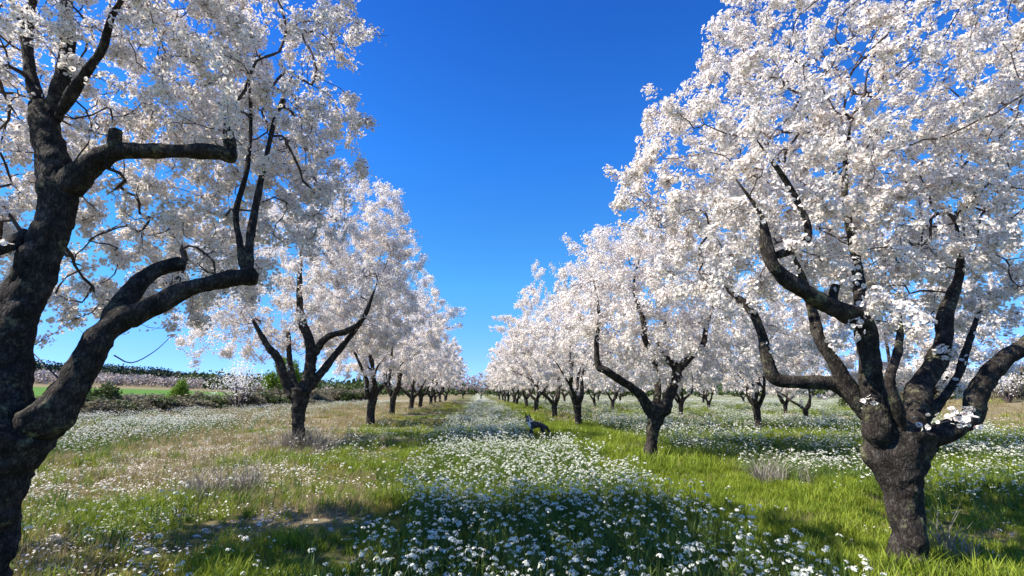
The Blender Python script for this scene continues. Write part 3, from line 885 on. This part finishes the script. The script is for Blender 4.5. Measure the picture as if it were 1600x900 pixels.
# ------------------------------------------------------------------ ground cover
def scatter(name, pts, scale, protos, label, idx=None, tilt=.12, kind='stuff'):
    """stuff: proto tufts placed on points through geometry nodes"""
    n = len(pts)
    me = bpy.data.meshes.new(name)
    me.vertices.add(n); me.vertices.foreach_set('co', np.asarray(pts, np.float32).ravel())
    rot = np.stack([rng.normal(0, tilt, n), rng.normal(0, tilt, n), rng.uniform(0, 6.283, n)], -1)
    a = me.attributes.new('rot', 'FLOAT_VECTOR', 'POINT'); a.data.foreach_set('vector', rot.astype(np.float32).ravel())
    a = me.attributes.new('scl', 'FLOAT', 'POINT'); a.data.foreach_set('value', np.asarray(scale, np.float32))
    a = me.attributes.new('idx', 'INT', 'POINT'); a.data.foreach_set('value', np.asarray(rng.integers(0, len(protos), n) if idx is None else idx, np.int32))
    c = bpy.data.collections.new(name + '_sources')
    for k, pm in enumerate(protos):
        c.objects.link(bpy.data.objects.new(f'{name}_{k:02d}', pm))
    ng = bpy.data.node_groups.new(name, 'GeometryNodeTree')
    ng.interface.new_socket('Geometry', in_out='INPUT', socket_type='NodeSocketGeometry')
    ng.interface.new_socket('Geometry', in_out='OUTPUT', socket_type='NodeSocketGeometry')
    gi = ng.nodes.new('NodeGroupInput'); go = ng.nodes.new('NodeGroupOutput')
    ci = ng.nodes.new('GeometryNodeCollectionInfo'); ci.inputs['Collection'].default_value = c
    ci.inputs['Separate Children'].default_value = True; ci.inputs['Reset Children'].default_value = True
    ip = ng.nodes.new('GeometryNodeInstanceOnPoints'); ip.inputs['Pick Instance'].default_value = True
    def na(nm, ty):
        x = ng.nodes.new('GeometryNodeInputNamedAttribute'); x.data_type = ty; x.inputs['Name'].default_value = nm; return x.outputs[0]
    mp = ng.nodes.new('GeometryNodeMeshToPoints')
    ng.links.new(gi.outputs[0], mp.inputs[0]); ng.links.new(mp.outputs[0], ip.inputs['Points'])
    ng.links.new(ci.outputs[0], ip.inputs['Instance'])
    ng.links.new(na('idx', 'INT'), ip.inputs['Instance Index'])
    ng.links.new(na('rot', 'FLOAT_VECTOR'), ip.inputs['Rotation'])
    ng.links.new(na('scl', 'FLOAT'), ip.inputs['Scale'])
    ng.links.new(ip.outputs[0], go.inputs[0])
    o = link(name, me)
    md = o.modifiers.new('scatter', 'NODES'); md.node_group = ng
    tag(o, label, None, None, kind)
    return o


def blade_tuft(nb, h, spread, w_, mat, bend=.5, seed=0):
    rg_ = np.random.default_rng(seed)
    acc = Acc()
    for k in range(nb):
        a = rg_.uniform(0, 6.28); r = spread * math.sqrt(rg_.random())
        x, y = r * math.cos(a), r * math.sin(a)
        hh = h * rg_.uniform(.45, 1.2); b = rg_.uniform(.1, bend) * hh; da = rg_.uniform(0, 6.28)
        dx, dy = math.cos(da), math.sin(da); sx, sy = -dy * w_ * .5, dx * w_ * .5
        V = [(x - sx, y - sy, -.02), (x + sx, y + sy, -.02), (x + dx * b * .3 + sx * .8, y + dy * b * .3 + sy * .8, hh * .55), (x + dx * b * .3 - sx * .8, y + dy * b * .3 - sy * .8, hh * .55), (x + dx * b, y + dy * b, hh)]
        acc.add(V, [(0, 1, 2, 3)], 0)
        acc.F.setdefault((3, 0), []).append(np.array([[3, 2, 4]]) + acc.n - 5)
    return acc.mesh('tuft', [mat])


def head(acc, c, r, n, fine, rg_):
    """domed cluster of small four-petalled flowers"""
    for k in range(n):
        z = rg_.uniform(.15, 1); a = rg_.uniform(0, 6.28); q = math.sqrt(1 - z * z)
        d = np.array([q * math.cos(a), q * math.sin(a), z])
        p = c + d * r * np.array([1, 1, .8])
        d = d + rg_.normal(0, .2, 3); d /= np.linalg.norm(d)
        u = np.cross(d, [0, .3, 1.0]); u /= np.linalg.norm(u); v = np.cross(d, u)
        t = rg_.uniform(0, 1.5); u, v = u * math.cos(t) + v * math.sin(t), v * math.cos(t) - u * math.sin(t)
        s = r * (.31 if fine else .5) * rg_.uniform(.8, 1.2)
        if fine:
            for a_, b_ in ((u, v), (v, u)):
                V = [p - a_ * s - b_ * s * .32, p + a_ * s - b_ * s * .32, p + a_ * s + b_ * s * .32, p - a_ * s + b_ * s * .32]
                acc.add(V, [(0, 1, 2, 3)], 0)
            acc.add([p + d * .001 + u * s * .18, p + d * .001 - u * s * .1 + v * s * .15, p + d * .001 - u * s * .1 - v * s * .15], [(0, 1, 2)], 2)
        else:
            acc.add([p - u * s - v * s * .7, p + u * s * .8 - v * s, p + u * s + v * s * .8, p - u * s * .7 + v * s], [(0, 1, 2, 3)], 0)


def flower_plant(seed, fine=True, heads=3, spread=.10, h0=.22, h1=.42, leaves=10):
    rg_ = np.random.default_rng(seed)
    acc = Acc()
    for k in range(heads):
        a = rg_.uniform(0, 6.28); r = spread * math.sqrt(rg_.random())
        t = np.array([r * math.cos(a), r * math.sin(a), rg_.uniform(h0, h1)])
        rows = [(t[0] * .3, t[1] * .3, -.02, .0025), (t[0] * .7, t[1] * .7, t[2] * .5, .002), (*t, .0015)]
        S = spline(rows, .3) if not fine else spline(rows, .1)
        tube(acc, S[:, :3], S[:, 3], 3, 1, cap=False)
        head(acc, t, rg_.uniform(.015, .028), 12 if fine else 3, fine, rg_)
        for q in range(leaves):
            z = rg_.uniform(.05, .8); p = np.array([t[0] * z, t[1] * z, t[2] * z]); an = rg_.uniform(0, 6.28)
            L = rg_.uniform(.03, .07) * (1.2 - z); d = np.array([math.cos(an), math.sin(an), rg_.uniform(.2, .8)]) * L
            s = np.array([-math.sin(an), math.cos(an), 0]) * L * .22
            acc.add([p, p + d * .55 + s, p + d, p + d * .55 - s], [(0, 1, 2, 3)], 1)
    return acc.mesh('plant', [M['floret'], M['weed'], M['floret_eye']])


def region(n, y0_, y1_, k=1.25, x_off=.35, margin=1.2, power=1.0):
    """points on the ground within a wedge a little wider than the view"""
    t = rng.random(n)
    y = y0_ + (y1_ - y0_) * t ** (1 / (1 + power))
    if power == 1.0:
        y = np.sqrt(y0_ ** 2 + t * (y1_ ** 2 - y0_ ** 2))
    x = rng.uniform(-1, 1, n) * (y * k + margin) + y * .08
    return x, y


def onground(x, y, dz=0): return np.stack([x, y, H(x, y) + dz], -1)


gt = [blade_tuft(18, .11, .06, .007, M['grass'], 1.0, s) for s in range(4)]
ot = [blade_tuft(14, .065, .07, .006, M['olive'], .9, s) for s in range(10, 14)]
st_ = [blade_tuft(12, .10, .08, .004, M['straw'], 1.1, s) for s in range(20, 24)]
gp = [blade_tuft(90, .16, .42, .016, M['grass'], .7, s) for s in range(30, 33)]
op = [blade_tuft(90, .11, .45, .016, M['olive'], .9, s) for s in range(40, 43)]
sp_ = [blade_tuft(90, .20, .45, .012, M['straw'], .9, s) for s in range(50, 53)]


def grass_layer(n, ya, yb, protos_g, protos_o, protos_s, sc0, tagname):
    x, y = region(n, ya, yb)
    q = np.stack([x, y], -1)
    az = np.degrees(np.arctan2(x, y)); r = np.hypot(x, y)
    d = dryness(x, y); fl = flower_density(x, y)
    u = rng.random(n)
    lane = sm(2.2, 2.9, x) * sm(5.6, 4.6, x)
    pdry = d * (.7 + .2 * sm(9, 15, y))
    green = np.maximum(lane * .85, sm(.40, .62, fbm(q, .6, 71, 3)) * .8) * np.where(x < -6, .45, 1)
    green = np.where(x > 4.6, .75, green); green = np.maximum(green, (fl > .4) * .8)
    kind = np.where(u < pdry, 2, np.where(rng.random(n) < green, 0, 1))
    patch = fbm(q, 1.6, 77, 2)
    keep = (rng.random(n) < .35 + .9 * sm(.32, .55, patch)) | (lane > .5)
    lush = .7 + .7 * sm(.35, .7, fbm(q, .8, 78, 2)) + lane * .35
    out = []
    for k, (pr, nm, lab) in enumerate(((protos_g, 'green_grass', 'fresh green grass between the rows'), (protos_o, 'short_grass', 'short yellow green grass of the lane'), (protos_s, 'dry_grass', 'dry straw coloured grass'))):
        m = (kind == k) & keep
        if m.sum():
            scatter(nm, onground(x[m], y[m]), sc0 * lush[m] * rng.uniform(.7, 1.3, m.sum()), pr, lab + tagname)


grass_layer(30000, 2.2, 10, gt, ot, st_, 1.0, ' near the camera')
grass_layer(34000, 10, 24, gt, ot, st_, 1.35, ' in the middle distance')
grass_layer(9000, 24, 70, gp, op, sp_, 1.0, ' farther down the orchard')

fp = [flower_plant(s, True, 3) for s in range(8)]
mp_ = [flower_plant(s + 20, False, 4, .16, .2, .4, 7) for s in range(5)]
fpat = [flower_plant(s + 40, False, 34, .5, .18, .38, 2) for s in range(4)]


def flowers(n, ya, yb, protos, s0, nm, lab, thr=1.0):
    x, y = region(n, ya, yb)
    f = flower_density(x, y)
    m = rng.random(n) < f * thr
    scatter(nm, onground(x[m], y[m]), s0 * rng.uniform(.65, 1.2, m.sum()), protos, lab)


flowers(14000, 2.6, 13, fp, 1.0, 'white_wildflowers', 'white clustered wildflowers filling the lane nearest the camera')
flowers(22000, 13, 27, mp_, 1.1, 'white_wildflowers', 'white wildflowers on the lane and field in the middle distance')
flowers(8000, 27, 75, fpat, 1.1, 'white_wildflowers', 'white wildflowers carpeting the far orchard floor')

# stems of the undergrowth in the flowery lane
wd_ = [flower_plant(s + 60, False, 0) if False else blade_tuft(16, .24, .10, .012, M['weed'], .9, s) for s in range(60, 64)]
x, y = region(20000, 2.4, 16)
m = rng.random(20000) < flower_density(x, y) * .8
scatter('undergrowth', onground(x[m], y[m]), rng.uniform(.6, 1.2, m.sum()), wd_, 'dark green leafy undergrowth below the white flowers')

# fallen petals, crumbs of stone
pt = []
for s in range(3):
    a = Acc(); rg_ = np.random.default_rng(s)
    for k in range(9):
        c = np.array([rg_.uniform(-.12, .12), rg_.uniform(-.12, .12), rg_.uniform(.02, .07)])
        t = rg_.uniform(0, 6.28); u = np.array([math.cos(t), math.sin(t), rg_.normal(0, .3)]) * .013; v = np.array([-math.sin(t), math.cos(t), rg_.normal(0, .3)]) * .010
        a.add([c - u, c - v, c + u, c + v], [(0, 1, 2, 3)], 0)
    pt.append(a.mesh('petals', [M['petal']]))
x, y = region(17000, 2.4, 22)
m = (rng.random(17000) < .06 + .8 * sm(-1.5, -4, x)) & (x > -9)
scatter('fallen_petals', onground(x[m], y[m], .015), rng.uniform(.7, 1.5, m.sum()), pt, 'fallen white almond petals strewn over the grass')


def rock(seed, n=10, flat=.45):
    import bmesh
    bm = bmesh.new(); bmesh.ops.create_icosphere(bm, subdivisions=2, radius=1)
    for v in bm.verts:
        c = np.array(v.co)
        k = .65 + .7 * float(fbm(c[None], 1.3, seed, 3)[0])
        v.co = Vector(c * k * [1, .75, flat])
    me = bpy.data.meshes.new('stone'); bm.to_mesh(me); bm.free(); me.materials.append(M['stone'])
    return me


rk = [rock(s) for s in range(5)]
x, y = region(5000, 3.0, 15)
m = (x < -1.3) & (rng.random(5000) < .15 + .8 * sm(.42, .6, fbm(np.stack([x, y], -1), .8, 91, 3)) * sm(11, 5, y))
scatter('pebbles', onground(x[m], y[m], .005), rng.uniform(.018, .055, m.sum()), rk, 'small pale limestone crumbs scattered in the short grass', tilt=.3)
stones = [(190, 765, .10, 'pale flat stone in dry grass halfway between the black trunk and the lane'), (232, 868, .11, 'pale stone low in the grass right of the black trunk foot'), (330, 750, .09, 'whitish stone left of the dead grass stalks'),
          (393, 733, .13, 'white stone in front of the grey grass skirt'), (80, 856, .15, 'broad cream stone beside the foot of the black trunk'), (160, 862, .09, 'small cream stone between two broader stones by the black trunk'),
          (240, 715, .08, 'small stone in the dry grass below the white flower band'), (128, 802, .08, 'small pale stone near the black trunk'), (420, 768, .07, 'little pale stone in the green grass left of the lane'),
          (268, 893, .08, 'pale stone at the bottom edge of the grass'), (362, 716, .07, 'pale stone just left of the grey grass skirt'), (60, 895, .10, 'cream stone lowest down beside the black trunk')]
for k, (px, py, s, lab) in enumerate(stones):
    gx, gy = G(px, py)
    o = link('stone', rk[k % 5], None, (gx, gy, float(H(gx, gy)) + s * .12)); o.scale = (s * .8,) * 3; o.rotation_euler = (0, 0, k * 1.3)
    tag(o, lab, 'stone')

# grey dead grass skirt and dead stalks
gs = [blade_tuft(30, .50, .12, .010, M['grey'], 1.5, s) for s in range(80, 83)]
bx, by = L2b[0], L2b[1]
n = 34; a = rng.uniform(0, 6.28, n); r = .12 + np.abs(rng.normal(0, .38, n))
scatter('dead_grass', onground(bx + r * np.cos(a), by - .1 + r * np.sin(a)), rng.uniform(.7, 1.5, n), gs, 'grey dead grass tangled round the second left trunk')
for (px, py, n, rr) in ((335, 775, 26, .7), (1215, 760, 14, .5), (1475, 880, 5, .3), (1180, 650, 10, 1.0)):
    gx, gy = G(px, py); a = rng.uniform(0, 6.28, n); r = rr * np.sqrt(rng.random(n))
    scatter('dead_grass', onground(gx + r * np.cos(a), gy + r * np.sin(a)), rng.uniform(.5, 1.0, n), gs, 'loose dead stalks lying in the grass')


# ------------------------------------------------------------------ the dog
def skin_mesh(name, V, E, Rd, mat, levels=2, root=0):
    me = bpy.data.meshes.new(name); me.from_pydata(V, E, [])
    o = bpy.data.objects.new(name, me); COL.objects.link(o)
    md = o.modifiers.new('s', 'SKIN'); md.use_smooth_shade = True
    for i, r in enumerate(Rd):
        me.skin_vertices[0].data[i].radius = r if isinstance(r, tuple) else (r, r)
    me.skin_vertices[0].data[root].use_root = True
    sb = o.modifiers.new('u', 'SUBSURF'); sb.levels = levels; sb.render_levels = levels
    dg = bpy.context.evaluated_depsgraph_get()
    m2 = bpy.data.meshes.new_from_object(o.evaluated_get(dg))
    bpy.data.objects.remove(o); m2.name = name
    m2.materials.clear(); 
    for m in (mat if isinstance(mat, list) else [mat]): m2.materials.append(m)
    return m2


def build_dog():
    # nose towards -X; ground at z = 0; shoulder height about .5 m
    V = [(0.28, 0, .49), (.10, 0, .48), (-.08, 0, .45), (-.20, 0, .48), (-.27, .0, .61), (-.30, -.02, .73),     # rump, loin, chest, shoulder, neck, skull
         (-.345, -.10, .70), (-.38, -.165, .68),                                                               # muzzle
         (.36, 0, .40), (.43, .01, .28), (.47, .02, .20), (.53, .02, .17)]                                  # tail
    Rd = [(.135, .105), (.125, .12), (.15, .125), (.145, .11), .095, .100, .058, .036, .045, .05, .045, .02]
    E = [(0, 1), (1, 2), (2, 3), (3, 4), (4, 5), (5, 6), (6, 7), (0, 8), (8, 9), (9, 10), (10, 11)]
    for s in (-1, 1):
        i = len(V)
        V += [(-.17, s * .07, .38), (-.17 - .01 * s, s * .075, .24), (-.17 - .02 * s, s * .075, .06), (-.20 - .02 * s, s * .075, .02)]
        Rd += [.055, .032, .024, .024]; E += [(3, i), (i, i + 1), (i + 1, i + 2), (i + 2, i + 3)]
        i = len(V)
        V += [(.26, s * .075, .36), (.21, s * .08, .27), (.31, s * .08, .18), (.28, s * .08, .05), (.25, s * .08, .02)]
        Rd += [.075, .05, .028, .024, .024]; E += [(0, i), (i, i + 1), (i + 1, i + 2), (i + 2, i + 3), (i + 3, i + 4)]
    blk = plain('dark_fur', (.016, .015, .016), .75, 26, (.065, .062, .068)); wht = plain('white_fur', (.72, .70, .66), .85, 30, (.82, .80, .77)); tan_ = plain('brown_fur', (.07, .025, .015), .8)
    me = skin_mesh('body', V, E, Rd, [blk, wht, tan_])
    for p in me.polygons:
        c = p.center
        if c.x < -.22 and c.z < .57 and c.y < .075 and (c.x < -.255 or c.z < .5) and c.z > .3: p.material_index = 1      # bib
        elif c.x < -.14 and c.z < .16: p.material_index = 1                                    # front socks
        elif c.y < -.085 and c.z > .58 and (c.z < .69 or abs((c.x + .30) * .85 - (c.y + .02) * -.5 + 0) < .03): p.material_index = 1                        # blaze
        elif c.x > .22 and c.z < .08: p.material_index = 1
    root = bpy.data.objects.new('dog', None); COL.objects.link(root)
    tag(root, 'black and white dog with pricked ears standing among the flowers of the lane', 'dog')
    link('body', me, root)
    for s in (-1, 1):
        a = Acc()
        c = np.array([-.305 + s * .055, -.02 - s * .028, .762])
        V = [c + [-.022, -.03, -.02], c + [-.022, .03, -.02], c + [.030, .03, -.02], c + [.030, -.03, -.02], c + [-.002, s * .026, .135], c + [.0, s * .008, .02]]
        a.add(V, [(0, 1, 4), (1, 2, 4), (2, 3, 4), (3, 0, 4)]); link('ear', a.mesh('ear', [tan_], True), root)
        import bmesh
        bm = bmesh.new(); bmesh.ops.create_uvsphere(bm, u_segments=8, v_segments=6, radius=.010, matrix=Matrix.Translation((-.345 + s * .034, -.098 - s * .02, .745)))
        em = bpy.data.meshes.new('eye'); bm.to_mesh(em); bm.free(); em.materials.append(tan_); link('eye', em, root)
    import bmesh
    bm = bmesh.new(); bmesh.ops.create_uvsphere(bm, u_segments=8, v_segments=6, radius=.014, matrix=Matrix.Translation((-.395, -.192, .685)))
    em = bpy.data.meshes.new('nose'); bm.to_mesh(em); bm.free(); em.materials.append(blk); link('nose', em, root)
    # collar
    a = Acc(); t = np.linspace(0, 6.283, 15)
    ring = np.stack([-.275 + .03 * np.sin(t) * 0 + .062 * np.cos(t) * .8, .072 * np.sin(t), .545 + .035 * np.cos(t)], -1)
    tube(a, ring, np.full(15, .009), 5); link('collar', a.mesh('collar', [plain('red_collar', (.25, .03, .02))]), root)
    gx, gy = G(838, 688)
    root.location = (gx, gy, float(H(gx, gy)) + .02); root.rotation_euler = (0, 0, R(8)); root.scale = (1.0,) * 3


build_dog()
